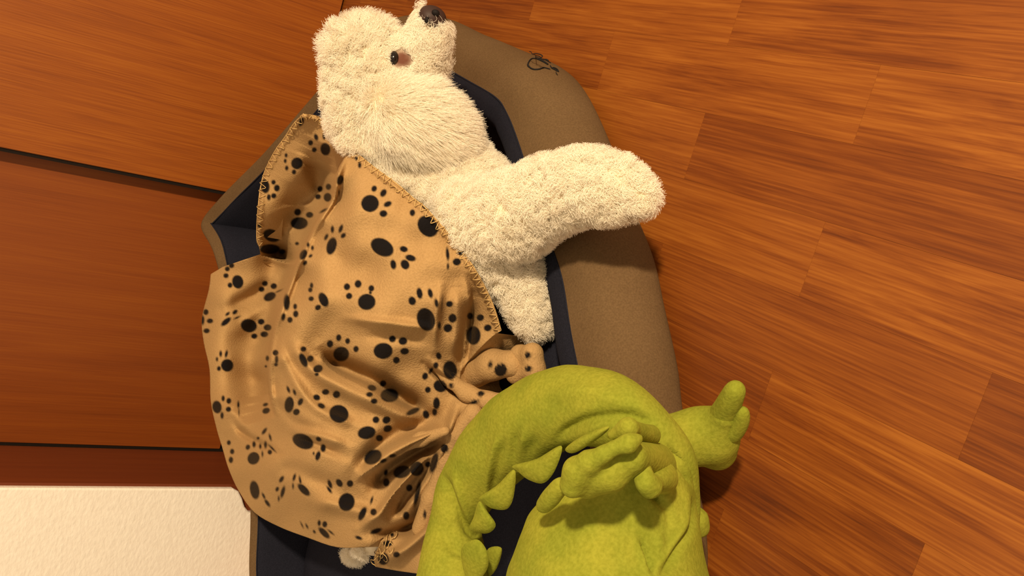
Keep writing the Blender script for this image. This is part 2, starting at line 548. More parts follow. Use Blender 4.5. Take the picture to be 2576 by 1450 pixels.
def rim_shell(prof, prof2, seed):
    rg = np.random.default_rng(seed)
    rows = []
    ph = np.arange(nR) / nR * 2 * np.pi
    wob = sum(rg.normal(0, .00025) * np.sin(ph * f_ + rg.uniform(0, 6.3)) for f_ in (5, 9, 14, 21, 33))
    for (s0, z0), (s1, z1) in zip(prof, prof2):
        w2 = R_[:, 4]
        s = s0 * (1 - w2) + s1 * w2
        zf = z0 * (1 - w2) + z1 * w2
        s_ = s * R_[:, 3] + wob * np.clip(zf, 0, 1)
        z = zf * R_[:, 2] + wob * .5 * np.minimum(zf, 1)
        rows.append(np.concatenate([R_[:, :2] + IN * s_[:, None], np.maximum(z, .0)[:, None]], 1))
    m_ = len(rows)
    Vv = np.stack(rows, 1).reshape(-1, 3)
    i = np.arange(nR)[:, None]; j = np.arange(m_ - 1)[None]
    a_ = i * m_ + j; b_ = ((i + 1) % nR) * m_ + j
    Q = np.stack([a_, b_, b_ + 1, a_ + 1], -1).reshape(-1, 4)
    return Vv, Q

bed = bpy.data.objects.new('dog_bed', None); COL.objects.link(bed)
props(bed, 'taupe dog bed with navy lining and low padded rim on the parquet', 'dog bed')
p_out = catmull([(.016, 0.0), (.004, .12), (0, .35), (.003, .6), (.014, .84), (.032, .97), (.056, 1.0)], 4)
p_in = catmull([(.056, 1.0), (.070, .99), (.086, .90), (.096, .55), (.099, .2)], 4)
f_out = catmull([(.020, 0.0), (.010, .12), (.003, .35), (0, .6), (.001, .86), (.010, 1.0), (.050, .94)], 4)
f_in = catmull([(.050, .94), (.060, .86), (.070, .66), (.080, .4), (.085, .2)], 4)
Vo, Qo = rim_shell(p_out, f_out, 3)
Vi, Qi = rim_shell(p_in, f_in, 3)
outer = link('outer_cover', mesh_np('outer_cover', Vo, Qo), M['taupe'], bed)
inner = link('inner_lining', mesh_np('inner_lining', Vi, Qi), M['navy'], bed)
sub = outer.modifiers.new('sub', 'SUBSURF'); sub.levels = 1; sub.render_levels = 1
sub = inner.modifiers.new('sub', 'SUBSURF'); sub.levels = 1; sub.render_levels = 1
# cushion: ring of the lining foot, domed to the centre
ring = (R_[:, :2] + IN * ((.094 - .014 * R_[:, 4]) * R_[:, 3])[:, None])
cc = ring.mean(0)
rows = []
for q in np.linspace(0, 1, 14):
    rad = 1 - q
    z = .028 + .022 * min(1, (1 - rad) * 6) ** .5
    xy = cc + (ring - cc) * rad
    zz = z + .004 * np.sin(xy[:, 0] * 40) * np.sin(xy[:, 1] * 33)
    rows.append(np.concatenate([xy, zz[:, None]], 1))
m_ = len(rows)
Vv = np.stack(rows, 1).reshape(-1, 3)
i = np.arange(nR)[:, None]; j = np.arange(m_ - 1)[None]
a_ = i * m_ + j; b_ = ((i + 1) % nR) * m_ + j
cush = link('cushion', mesh_np('cushion', Vv, np.stack([a_, b_, b_ + 1, a_ + 1], -1).reshape(-1, 4)), M['navy'], bed)
# piped seam between cover and lining
sv, sq = [], None
sp = np.concatenate([R_[:, :2] + IN * ((.0565 - .006 * R_[:, 4]) * R_[:, 3])[:, None], (R_[:, 2] * (.998 - .06 * R_[:, 4]))[:, None]], 1)
sp = np.concatenate([sp, sp[:1]])
tv, tq = tube_arrays(sp, .0012, 6)
link('seam', mesh_np('seam', tv, tq), M['navy'], bed)

# embroidered emblem on the outer cover (black outline with a looped tail)
bvh = BVHTree.FromPolygons([tuple(v) for v in Vo], [tuple(int(k_) for k_ in q) for q in Qo])


def hit(u, v, tree, fallback=.08):
    d = ray(u, v); d = d / np.linalg.norm(d)
    h_ = tree.ray_cast(Vector((0, 0, CAM_H)), Vector(d))
    if h_[0] is None: return (None, None) if fallback is None else (np.array(PZ(u, v, fallback)), np.array([0, 0, 1.]))
    n2 = np.array(h_[1])
    if n2 @ d > 0: n2 = -n2
    return np.array(h_[0]), n2


def q6(x, y): return 1280 + x / 9.064, 100 + y / 9.064
emb = []
strokes = [([(480, 270), (520, 285), (550, 330), (610, 320), (690, 330), (740, 345), (780, 375), (750, 410), (700, 380), (640, 370), (560, 350)], 10),
           ([(600, 410), (680, 430), (760, 455), (830, 470), (900, 510), (950, 540)], 10),
           ([(640, 450), (720, 480), (800, 520), (890, 575)], 28),
           ([(830, 460), (870, 480), (900, 495)], 20),
           ([(640, 445), (540, 440), (480, 480), (440, 560), (460, 620), (520, 670), (600, 690), (700, 680), (790, 650), (860, 660), (940, 685)], 17),
           ([(430, 570), (440, 600), (470, 640)], 22),
           ([(940, 600), (980, 660), (1040, 690), (1090, 720), (1140, 740)], 14),
           ([(970, 650), (1040, 655), (1100, 690), (1130, 730)], 14),
           ([(1070, 740), (1080, 780), (1110, 820)], 6)]
for pts, wd in strokes:
    P2 = catmull([q6(*p) for p in pts], 5)
    P3 = []
    for u_, v_ in P2:
        h_, n2 = hit(u_, v_, bvh)
        P3.append(h_ + n2 * .0009)
    P3 = np.array(P3)
    env = np.sin(np.linspace(.25, math.pi - .25, len(P3)))
    emb.append(tube_arrays(P3, wd / 9.064 * .8 * .00045 * (.4 + .8 * env) + .0002, 6))
ev_, eq_ = merge(emb)
e_o = link('emblem', mesh_np('emblem', ev_, eq_), M['thread_black'], bed)
e_o['label'] = 'small black embroidered emblem'

# ------------------------------------------------------------------ blanket
edge_dog = [(762, 286), (800, 292), (830, 316), (858, 345), (880, 372), (905, 390), (945, 422), (1000, 462), (1040, 497), (1070, 520), (1110, 565), (1150, 610), (1185, 660), (1210, 700), (1235, 750), (1250, 790), (1262, 832)]
edge_right = [(1240, 846), (1212, 872), (1182, 905), (1160, 935), (1158, 965), (1180, 985), (1225, 990), (1262, 1010), (1240, 1080), (1200, 1160), (1170, 1260), (1140, 1360), (1110, 1446)]
edge_bottom = [(1050, 1444), (1000, 1437), (944, 1427), (940, 1405), (958, 1362), (975, 1345), (930, 1376), (850, 1378), (770, 1352), (700, 1325), (640, 1290), (600, 1235), (575, 1180), (560, 1130), (545, 1080), (530, 1010), (527, 930), (512, 860), (508, 800), (525, 730), (530, 690)]
edge_notch = [(530, 690), (560, 672), (610, 655), (655, 640), (652, 622)]
edge_flap = [(652, 622), (645, 605), (645, 560), (650, 500), (655, 465), (665, 430), (690, 380), (715, 345), (738, 310), (762, 286)]
poly = catmull(edge_dog, 4)[:-1].tolist() + catmull([edge_dog[-1]] + edge_right, 4)[:-1].tolist() + edge_bottom[:7] + catmull(edge_bottom[6:], 4)[1:-1].tolist() + edge_notch[:-1] + catmull(edge_flap, 4)[:-1].tolist()
ctrl = np.array([
    (762, 286, .262), (830, 305, .232), (800, 400, .225), (715, 345, .245), (665, 430, .232), (645, 560, .222), (650, 622, .205), (700, 520, .218), (760, 560, .205), (810, 480, .208), (745, 440, .228),
    (868, 400, .258), (845, 470, .262), (808, 555, .262), (760, 655, .266), (712, 790, .276), (696, 900, .272), (700, 1000, .262),
    (700, 650, .195), (675, 760, .205), (655, 860, .205), (655, 960, .205), (650, 1040, .205),
    (650, 645, .205), (530, 690, .222), (508, 800, .224), (512, 860, .224), (527, 930, .22), (530, 1010, .215), (545, 1080, .205), (575, 1180, .188), (600, 1235, .176), (640, 1290, .166), (700, 1325, .158), (770, 1352, .16), (850, 1378, .163), (930, 1376, .158),
    (580, 760, .222), (580, 900, .222), (590, 1020, .217),
    (930, 450, .262), (950, 550, .265), (1000, 490, .245), (1040, 497, .228), (1070, 530, .222), (1110, 565, .208), (1150, 610, .192), (1185, 660, .175), (1210, 700, .160), (1235, 750, .143), (1262, 832, .115),
    (860, 650, .268), (900, 750, .262), (1000, 650, .245), (1100, 720, .205), (1000, 800, .235), (1100, 830, .185), (900, 900, .240), (800, 850, .262), (780, 950, .258), (790, 1100, .25), (700, 1180, .23), (850, 1200, .225), (950, 1100, .205), (1050, 1000, .165),
    (1150, 900, .138), (1180, 950, .118), (1100, 1080, .135), (1000, 1200, .165), (1000, 1290, .145), (1050, 1300, .12), (1100, 1200, .12), (950, 1280, .165), (850, 1310, .18), (750, 1270, .20),
    (1000, 1380, .115), (950, 1415, .108), (1050, 1430, .10), (1110, 1446, .09), (1170, 1260, .095), (1240, 1060, .095), (1180, 1150, .10)], float)


def tps(cp, u, v):
    A = cp[:, :2] / 500.
    n = len(A)
    def U(r2): return np.where(r2 > 1e-12, r2 * np.log(r2 + 1e-12), 0)
    K = U(((A[:, None] - A[None]) ** 2).sum(-1)) + 2e-4 * np.eye(n)
    Pm = np.concatenate([np.ones((n, 1)), A], 1)
    L = np.block([[K, Pm], [Pm.T, np.zeros((3, 3))]])
    w = np.linalg.solve(L, np.concatenate([cp[:, 2], np.zeros(3)]))
    x = np.stack([u, v], -1) / 500.
    out = np.zeros(len(x))
    for s in range(0, len(x), 20000):
        xs = x[s:s + 20000]
        r2 = ((xs[:, None] - A[None]) ** 2).sum(-1)
        out[s:s + 20000] = U(r2) @ w[:n] + w[n] + xs @ w[n + 1:]
    return out

folds = [  # polyline (px), half width (px), height (m)
    ([(866, 395), (845, 460), (808, 550), (760, 650), (712, 780), (694, 890), (692, 990)], 20, .010),
    ([(840, 470), (790, 560), (735, 660), (690, 770), (668, 880)], 16, -.010),
    ([(730, 860), (775, 920), (830, 960), (920, 1005), (1010, 1045), (1075, 1062)], 17, .010),
    ([(800, 905), (870, 925), (960, 965), (1040, 1020), (1075, 1040)], 20, -.013),
    ([(870, 800), (960, 812), (1095, 828)], 12, .005),
    ([(905, 845), (1000, 850), (1080, 860)], 16, -.004),
    ([(1110, 720), (1097, 800), (1092, 880)], 11, .006),
    ([(1065, 915), (1110, 955), (1150, 990), (1200, 1005)], 7, -.008),
    ([(1080, 905), (1125, 945), (1170, 985)], 9, .006),
    ([(1185, 745), (1178, 820), (1165, 890), (1160, 935)], 16, -.014),
    ([(1150, 720), (1148, 820), (1138, 900)], 16, .007),
    ([(1130, 1075), (1050, 1108), (970, 1150), (915, 1200)], 15, .013),
    ([(1120, 1040), (1030, 1075), (950, 1120), (890, 1190)], 20, -.010),
    ([(1125, 1105), (1050, 1140), (980, 1185), (935, 1235)], 13, -.009),
    ([(1150, 1020), (1120, 1120), (1060, 1220), (1010, 1300)], 14, .012),
    ([(1100, 1150), (1040, 1240), (985, 1305)], 12, -.010),
    ([(1075, 1140), (1010, 1225), (960, 1290), (900, 1330)], 13, .010),
    ([(1110, 1220), (1060, 1310), (985, 1335), (930, 1345)], 16, -.011),
    ([(585, 1050), (605, 1085), (650, 1115), (700, 1140)], 9, -.008),
    ([(560, 1010), (600, 1060), (640, 1090)], 14, .004),
    ([(600, 830), (650, 780), (730, 725)], 18, .006),
    ([(560, 780), (620, 750), (700, 700)], 16, -.005),
    ([(690, 1200), (730, 1180), (800, 1210), (870, 1230)], 22, -.007),
    ([(740, 1100), (800, 1120), (870, 1150)], 12, -.006),
    ([(740, 1085), (810, 1100), (880, 1125)], 12, .005),
    ([(780, 1260), (870, 1280), (950, 1300)], 18, .008),
    ([(700, 870), (740, 960), (800, 1030), (900, 1070)], 14, .006),
    ([(690, 1000), (740, 1060), (800, 1080)], 14, -.005),
    ([(745, 380), (770, 450), (800, 500)], 18, .004),
    ([(680, 540), (740, 520), (800, 520)], 9, .003),
    ([(955, 1410), (1010, 1390), (1070, 1340), (1120, 1290)], 16, .018),
    ([(990, 1345), (1040, 1320), (1080, 1270)], 14, -.012),
]
steps = [  # polyline (lower side on its right hand), drop (m), width (px), fall-off (px)
    ([(872, 385), (850, 440), (838, 500), (800, 560), (760, 640), (722, 740), (694, 820), (680, 900), (682, 990), (695, 1050)], .068, 6, 80),
    ([(765, 650), (735, 662), (700, 655), (655, 642)], .035, 8, 40),
    ([(1160, 940), (1170, 880), (1176, 810), (1180, 740), (1165, 690)], .014, 12, 45),
    ([(890, 1215), (920, 1190), (980, 1152), (1050, 1112), (1120, 1080)], .016, 12, 35),
    ([(950, 1300), (990, 1245), (1040, 1190), (1100, 1130)], .014, 10, 30),
    ([(1080, 1050), (1000, 1020), (920, 975), (840, 935), (790, 880)], .014, 14, 35),
]
PC = [(480, 270), (480, 680), (480, 1000)]
B4 = [(895, 118, 20, 38, 20), (1090, 340, 40, 52, -10), (1080, 235, 14, 28), (1015, 243, 17, 28, -20), (970, 288, 20, 22), (1000, 345, 20, 20),
      (860, 455, 48, 48), (772, 390, 12, 18), (765, 435, 12, 18), (777, 493, 14, 20), (836, 525, 18, 20),
      (600, 640, 38, 58, -10), (670, 608, 18, 20), (697, 655, 24, 28), (632, 730, 16, 26), (672, 718, 22, 22),
      (1047, 662, 22, 24), (1115, 645, 22, 26), (1030, 725, 24, 22), (1108, 730, 32, 36), (865, 850, 28, 28), (962, 872, 30, 24), (878, 940, 70, 50),
      (655, 1040, 72, 50, 20), (555, 960, 16, 18), (640, 1150, 85, 40), (860, 1105, 16, 14), (740, 1170, 30, 20), (1210, 590, 26, 42, 15), (1200, 690, 6, 22),
      (1452, 780, 72, 70), (1485, 660, 22, 26, 20), (1560, 695, 24, 34, 30), (1595, 785, 34, 22, -25), (1560, 862, 32, 28),
      (1215, 365, 8, 20), (1340, 415, 14, 16), (1368, 470, 14, 24), (1140, 1125, 40, 72, 15), (1097, 1052, 14, 28, 25), (1147, 990, 14, 30), (1215, 985, 16, 36, 20), (1235, 1040, 24, 18, -45),
      (1550, 1135, 100, 68, 30), (1725, 1150, 34, 24, 15), (1780, 1222, 44, 26, 15), (1735, 1275, 34, 42, -30), (1640, 1275, 24, 40, -10),
      (1920, 965, 95, 75, 50), (1795, 855, 22, 28), (1830, 750, 22, 14, 45), (1895, 810, 30, 16, 45),
      (2080, 1190, 14, 55, -5), (2083, 1290, 10, 28), (2140, 1120, 26, 24), (2185, 1172, 26, 30), (2155, 1253, 34, 30),
      (912, 1195, 28, 45, 25), (950, 1115, 12, 20), (985, 1140, 12, 20), (970, 1205, 18, 12, -40), (925, 1262, 16, 22, 30), (1075, 838, 35, 10, -30)]
B5 = [(380, 95, 46, 56, -15), (285, 45, 22, 20), (318, 122, 20, 22), (296, -10, 20, 20), (330, -38, 22, 22), (600, 108, 24, 22), (672, 130, 26, 24), (573, 155, 24, 22), (640, 215, 52, 34, -25), (712, 170, 30, 6, -25),
      (122, 340, 22, 24), (155, 412, 26, 20), (128, 492, 26, 20), (95, 405, 16, 40), (298, 355, 22, 12, -40), (358, 340, 24, 16, -40), (285, 418, 50, 22, -40), (375, 385, 28, 8, -25),
      (470, 450, 66, 54, 15), (570, 418, 28, 24), (622, 465, 32, 26), (595, 520, 32, 24), (514, 535, 26, 22), (777, 262, 26, 66), (845, 295, 16, 24), (850, 355, 22, 28), (803, 403, 22, 24), (750, 380, 16, 32, 10),
      (978, 125, 14, 24), (968, 160, 18, 20), (975, 232, 22, 20), (1075, 240, 36, 62, -25), (1030, 303, 26, 22, -30), (1425, 258, 72, 66), (1265, 135, 26, 28), (1355, 112, 28, 32), (1462, 148, 24, 26), (1455, 182, 12, 16), (1282, 210, 26, 26),
      (1905, 400, 72, 96, -20), (1853, 188, 24, 46, -10), (1940, 188, 20, 40, -15), (1793, 250, 30, 36, -20), (1990, 268, 16, 36, -10), (2095, 275, 28, 26), (2035, 270, 4, 55, 5), (2120, 390, 34, 36), (2013, 450, 14, 32), (2082, 470, 36, 34, -20),
      (2262, 372, 24, 28), (2345, 385, 30, 28), (2290, 530, 58, 76), (2405, 468, 32, 28), (242, 678, 12, 26), (288, 680, 12, 32, 10), (212, 722, 10, 18), (228, 798, 16, 20), (295, 772, 50, 52, -20),
      (620, 715, 14, 22), (608, 780, 10, 10), (686, 670, 24, 24), (695, 725, 14, 36), (690, 765, 16, 16), (912, 640, 24, 22), (912, 730, 28, 62, -25), (968, 718, 28, 26, -30), (1030, 800, 40, 32, -20), (1020, 845, 18, 14),
      (1218, 680, 64, 60), (1128, 598, 26, 30), (1198, 548, 22, 28), (1270, 575, 20, 24), (1338, 640, 22, 26), (1558, 655, 78, 66), (1633, 558, 28, 28), (1718, 575, 36, 32), (1732, 658, 36, 28), (1665, 730, 28, 28),
      (2100, 810, 56, 76, -10), (2008, 695, 22, 30, -20), (1985, 772, 22, 26), (1945, 815, 14, 30, 30), (1898, 860, 24, 30, 15), (212, 1110, 38, 52, -10), (262, 1040, 14, 24), (308, 1060, 20, 24), (305, 1128, 22, 22), (253, 1178, 14, 28),
      (385, 1090, 10, 30), (390, 1150, 5, 30), (605, 1090, 22, 14, -20), (610, 1140, 32, 24, -20), (797, 1090, 38, 66, 5), (790, 968, 12, 30, -20), (840, 990, 12, 26, -20), (888, 1068, 20, 32, 25), (855, 1150, 28, 26, -30),
      (1200, 1165, 80, 72, 25), (1020, 1032, 30, 24, 25), (1092, 988, 30, 24), (1180, 1008, 30, 30), (1058, 1100, 32, 20, 25), (1610, 1015, 74, 56), (1468, 955, 36, 24, 15), (1558, 918, 26, 26), (1448, 1008, 28, 20), (1485, 1062, 28, 22),
      (2020, 940, 56, 48, 30), (1920, 970, 24, 26), (1800, 1145, 60, 22, -25), (1905, 1170, 26, 36, -20), (1990, 1080, 28, 50), (1975, 1150, 20, 30), (1425, 1318, 74, 52, -10), (1500, 1213, 28, 28), (1585, 1215, 34, 30, -20), (1595, 1285, 36, 28, -15), (1528, 1362, 30, 26, 15),
      (2510, 810, 52, 52), (2425, 765, 16, 30, 15), (2110, 935, 18, 22), (2350, 1000, 30, 22), (2300, 1070, 40, 14, -15), (2730, 690, 26, 28), (2735, 800, 32, 26)]
B6 = [(908, 358, 90, 58, 25), (1035, 340, 24, 18, 30), (1072, 412, 22, 32), (1030, 475, 20, 40, 15), (995, 455, 8, 14), (308, 368, 16, 20), (335, 440, 18, 22), (325, 508, 18, 26),
      (596, 275, 14, 32, 35), (643, 325, 10, 30, -15), (545, 332, 12, 12), (462, 405, 18, 22, 20), (512, 382, 14, 26), (563, 398, 10, 22), (508, 495, 48, 52, 30), (605, 385, 12, 30), (640, 445, 18, 20), (580, 460, 8, 24), (660, 415, 40, 8, 45),
      (517, 752, 38, 76, -10), (590, 800, 10, 28, -25), (620, 858, 14, 36, -35), (735, 665, 16, 30, 30), (700, 745, 14, 20, 20), (745, 768, 16, 50, 15), (712, 822, 8, 22), (838, 650, 12, 32, 15), (828, 720, 8, 24), (885, 672, 10, 36, -10), (915, 750, 28, 65, -45),
      (1127, 705, 16, 38, -20), (1122, 750, 12, 34, -35), (1203, 695, 24, 36, -35), (1290, 700, 26, 28), (1262, 850, 66, 74, 10), (1465, 835, 10, 34, 15), (1390, 945, 26, 60, 25), (1480, 930, 26, 28),
      (1580, 610, 16, 26, 10), (1583, 690, 26, 34), (1710, 605, 72, 50, -15), (1830, 580, 55, 60, 30), (1475, 485, 76, 56, -30), (1560, 515, 30, 16, -20), (1635, 475, 30, 14, -10),
      (1085, 1030, 20, 26), (1040, 1020, 14, 24), (1080, 1100, 24, 60, -45), (1135, 1095, 8, 32, -50), (940, 1045, 8, 22, -25), (900, 1035, 6, 26, -25), (1000, 1090, 10, 16, -30),
      (2055, 415, 32, 36), (1970, 530, 28, 85, 15), (1920, 545, 24, 24), (1770, 735, 26, 28), (1835, 780, 20, 110, 12), (1745, 960, 26, 34), (1500, 1085, 50, 20, -20), (1360, 1140, 30, 14, 20),
      (1595, 1185, 40, 26), (1630, 1115, 16, 16), (1560, 1310, 44, 50), (1665, 1275, 28, 24), (1895, 950, 14, 40)]
blobs = []
for (ox, oy), B in zip(PC, (B4, B5, B6)):
    for b_ in B:
        a_ = math.radians(b_[4] if len(b_) > 4 else 0)
        blobs.append((ox + b_[0] / 3.22, oy + b_[1] / 3.22, b_[2] / 3.22, b_[3] / 3.22, a_))


def print_mask(u, v, skip=()):
    m = np.zeros(len(u))
    for (cx, cy, rx, ry, a_) in blobs:
        R0 = max(rx, ry) + 6
        s = np.where((abs(u - cx) < R0) & (abs(v - cy) < R0))[0]
        if len(s) == 0: continue
        du, dv = u[s] - cx, v[s] - cy
        c_, s_ = math.cos(a_), math.sin(a_)
        x = du * c_ + dv * s_; y = -du * s_ + dv * c_
        d = (np.sqrt((x / rx) ** 2 + (y / ry) ** 2) - 1) * min(rx, ry)
        m[s] = np.maximum(m[s], np.clip(.5 - d / 3.0, 0, 1))
    return m


def set_attr(me, name, val):
    at = me.attributes.new(name, 'FLOAT', 'POINT')
    at.data.foreach_set('value', np.ascontiguousarray(val, np.float32))

STEP = 2.4
gu, gv = np.arange(500, 1275, STEP), np.arange(278, 1452, STEP)
UU, VV = np.meshgrid(gu, gv, indexing='ij')
cin = in_poly(UU[:-1, :-1] + STEP / 2, VV[:-1, :-1] + STEP / 2, poly)
used = np.zeros(UU.shape, bool)
for a_ in (0, 1):
    for b_ in (0, 1):
        used[a_:UU.shape[0] - 1 + a_, b_:UU.shape[1] - 1 + b_] |= cin
ids = np.full(UU.shape, -1); ids[used] = np.arange(used.sum())
u = UU[used].copy(); v = VV[used].copy()
cnt = np.zeros(UU.shape, int)
for a_ in (0, 1):
    for b_ in (0, 1):
        cnt[a_:UU.shape[0] - 1 + a_, b_:UU.shape[1] - 1 + b_] += cin
bd = (cnt[used] < 4)
_, bx, by = seg_dist(u[bd], v[bd], poly + poly[:1])
u[bd] = bx; v[bd] = by
z = tps(ctrl, u, v)
for pts, wd, amp in folds:
    P2 = catmull(pts, 4)
    d, qx, qy = seg_dist(u, v, P2.tolist())
    e0 = np.hypot(qx - P2[0, 0], qy - P2[0, 1]); e1 = np.hypot(qx - P2[-1, 0], qy - P2[-1, 1])
    tap = np.clip(np.minimum(e0, e1) / 45., 0, 1); tap = tap * tap * (3 - 2 * tap)
    near = np.exp(-(d / wd) ** 2)
    z += 1.35 * amp * near * (.25 + .75 * tap)
# overlapping steps: the cloth on the far side of the line lies lower behind it
for pts, dz, wd, fall in steps:
    P2 = catmull(pts, 4)
    d, qx, qy = seg_dist(u, v, P2.tolist())
    j_ = np.argmin((u[:, None] - P2[None, :, 0]) ** 2 + (v[:, None] - P2[None, :, 1]) ** 2, 1) if len(P2) < 60 else 0
    a_ = P2[np.clip(j_ - 1, 0, len(P2) - 1)]; b_ = P2[np.clip(j_ + 1, 0, len(P2) - 1)]
    sg = (b_[:, 0] - a_[:, 0]) * (v - a_[:, 1]) - (b_[:, 1] - a_[:, 1]) * (u - a_[:, 0])
    e0 = np.hypot(qx - P2[0, 0], qy - P2[0, 1]); e1 = np.hypot(qx - P2[-1, 0], qy - P2[-1, 1])
    tap = np.clip(np.minimum(e0, e1) / 60., 0, 1)
    s_ = np.clip(d / wd, 0, 1); s_ = s_ * s_ * (3 - 2 * s_)
    z += np.where(sg > 0, -dz * s_ * np.exp(-(np.maximum(d - wd, 0) / fall) ** 2) * tap, dz * .3 * np.exp(-(d / (wd * 1.5)) ** 2) * tap)
# soft cloth undulation
for _ in range(40):
    kx, ky = rng.normal(0, .035, 2); ph_ = rng.uniform(0, 6.28)
    z += .00045 * np.sin(kx * u + ky * v + ph_)
# rolled hem along the free edges
for ed in (edge_dog, edge_flap):
    d, _, _ = seg_dist(u, v, ed)
    z += .0028 * np.exp(-((d - 9) / 6) ** 2)
Pb = PZ(u, v, z)
Q = np.stack([ids[:-1, :-1][cin], ids[1:, :-1][cin], ids[1:, 1:][cin], ids[:-1, 1:][cin]], -1)
# skirt: the cloth hangs down behind its far and hidden edges
from collections import Counter
ed = np.concatenate([Q[:, [0, 1]], Q[:, [1, 2]], Q[:, [2, 3]], Q[:, [3, 0]]])
key = np.sort(ed, 1)
_, inv, ct = np.unique(key[:, 0] * 10 ** 7 + key[:, 1], return_inverse=True, return_counts=True)
be = ed[ct[inv] == 1]
dd, _, _ = seg_dist(u, v, edge_dog)
df, _, _ = seg_dist(u, v, edge_flap)
dn, _, _ = seg_dist(u, v, edge_notch)
keep = np.array([min(dd[a], dd[b]) > 12 and math.hypot(u[a] - 655, v[a] - 632) > 40 for a, b in be])
be = be[keep]
bvid = np.unique(be)
mp_ = {int(a): i for i, a in enumerate(bvid)}
prevP = Pb[bvid].copy()
allV = [Pb]; allQ = [Q]; base = len(Pb); prev_ids = bvid
away = ray(u[bvid], v[bvid]); away[:, 2] = 0; away /= np.linalg.norm(away, axis=1)[:, None]
drop = np.where(df[bvid] < 6, .05, np.where(dn[bvid] < 6, .05, .07))
drop = np.minimum(drop, np.maximum(prevP[:, 2] - .05, .01))
lv = 5
for s in range(1, lv + 1):
    t = s / lv
    NP = prevP + away * (.014 * math.sin(t * math.pi / 2)) + np.stack([0 * drop, 0 * drop, -drop * (1 - math.cos(t * math.pi / 2))], -1)
    allV.append(NP)
    cur = np.arange(len(bvid)) + base
    look_p = {int(a): int(prev_ids[mp_[int(a)]]) for a in bvid}
    e0 = np.array([look_p[int(a)] for a, b in be]); e1 = np.array([look_p[int(b)] for a, b in be])
    c0 = np.array([cur[mp_[int(a)]] for a, b in be]); c1 = np.array([cur[mp_[int(b)]] for a, b in be])
    allQ.append(np.stack([e1, e0, c0, c1], -1))
    prev_ids = cur; base += len(bvid)
Vb = np.concatenate(allV); Qb = np.concatenate(allQ)
me = mesh_np('blanket', Vb, Qb)
mk = print_mask(u, v)
set_attr(me, 'print', np.concatenate([mk] + [mk[bvid] * 0] * lv))
blanket = link('blanket', me, M['blanket'])
props(blanket, 'tan fleece blanket printed with black paw prints draped over the dog', 'blanket')
blanket_bvh = BVHTree.FromPolygons([tuple(x) for x in Pb], [tuple(int(k_) for k_ in q) for q in Q])


def surf(u_, v_):
    h_, n2 = hit(u_, v_, blanket_bvh)
    return h_, n2

# whip stitching along the hems
th = []
for ed, sgn in ((edge_dog, 1), (edge_flap, 1)):
    C2 = catmull(ed, 12)
    sl = np.concatenate([[0], np.cumsum(np.linalg.norm(np.diff(C2, axis=0), axis=1))])
    pts = np.arange(4, sl[-1] - 4, 5.)
    cx_ = np.interp(pts, sl, C2[:, 0]); cy_ = np.interp(pts, sl, C2[:, 1])
    tx, ty = np.gradient(cx_), np.gradient(cy_); nn_ = np.hypot(tx, ty); tx /= nn_; ty /= nn_
    nx_, ny_ = -ty, tx      # inward (polygon runs clockwise on screen)
    line = []
    for i, (a_, b_) in enumerate(zip(cx_, cy_)):
        off = [2.0, 9.0, 16.0, 9.0][i % 4] + rng.normal(0, 1.0)
        h_, n2 = hit(a_ + nx_[i] * off, b_ + ny_[i] * off, blanket_bvh, None) if True else (None, None)
        if h_ is not None: line.append(h_ + n2 * (.0012 + .0008 * rng.random()))
    line = catmull(np.array(line), 3)
    th.append(tube_arrays(line, .00055, 5))
    # straight row under the loops
    line = []
    for i, (a_, b_) in enumerate(zip(cx_, cy_)):
        h_, n2 = hit(a_ + nx_[i] * 3, b_ + ny_[i] * 3, blanket_bvh, None)
        if h_ is not None: line.append(h_ + n2 * .0006)
    th.append(tube_arrays(np.array(line), .0007, 5))
# frayed loops at the folded corner by the plush
for c0 in [(962, 1378), (975, 1362), (990, 1350), (955, 1395), (948, 1408), (968, 1400), (985, 1380)]:
    a0 = rng.uniform(0, 6.28); line = []
    for t in np.linspace(0, 5.2, 14):
        rr = 9 + 3 * math.sin(t * 2)
        h_, n2 = hit(c0[0] + rr * math.cos(a0 + t) * .8, c0[1] + rr * math.sin(a0 + t) * 1.4, blanket_bvh, .11)
        line.append(h_ + n2 * (.002 + .002 * math.sin(t)))
    th.append(tube_arrays(np.array(line), .0006, 5))
tv, tq = merge(th)
st = link('edge_stitching', mesh_np('edge_stitching', tv, tq), M['stitch'], blanket)
props(st, 'pale looped thread along the hem', kind='stuff')

# rolled end of the blanket beside the plush
def fold_piece(pr, h=.003, k=.008):
    Vf, Qf = implicit(pr, h, k)
    mf = mesh_np('fold', Vf, Qf)
    uu, vv = proj(Vf)
    set_attr(mf, 'print', print_mask(uu, vv))
    return link('fold', mf, M['blanket'], blanket)
fold_piece(chain([(PZ(1195, 938, .095), .019), (PZ(1240, 918, .095), .018), (PZ(1290, 915, .09), .016)]))
fold_piece(chain([(PZ(1308, 893, .085), .010), (PZ(1340, 890, .085), .011), (PZ(1345, 930, .08), .012), (PZ(1300, 940, .08), .012), (PZ(1308, 893, .085), .011)]))
fold_piece(chain([(PZ(1080, 905, .158), .005), (PZ(1130, 955, .138), .008), (PZ(1175, 990, .118), .010), (PZ(1225, 1008, .105), .010), (PZ(1300, 1010, .09), .009)]))
fold_piece(chain([(PZ(1190, 1040, .118), .012), (PZ(1150, 1090, .125), .010), (PZ(1120, 1160, .122), .009), (PZ(1085, 1250, .12), .011), (PZ(1060, 1330, .115), .012)]))
fold_piece(chain([(PZ(1120, 1085, .150), .006), (PZ(1060, 1105, .160), .008), (PZ(1000, 1130, .172), .007), (PZ(950, 1165, .18), .004)]))

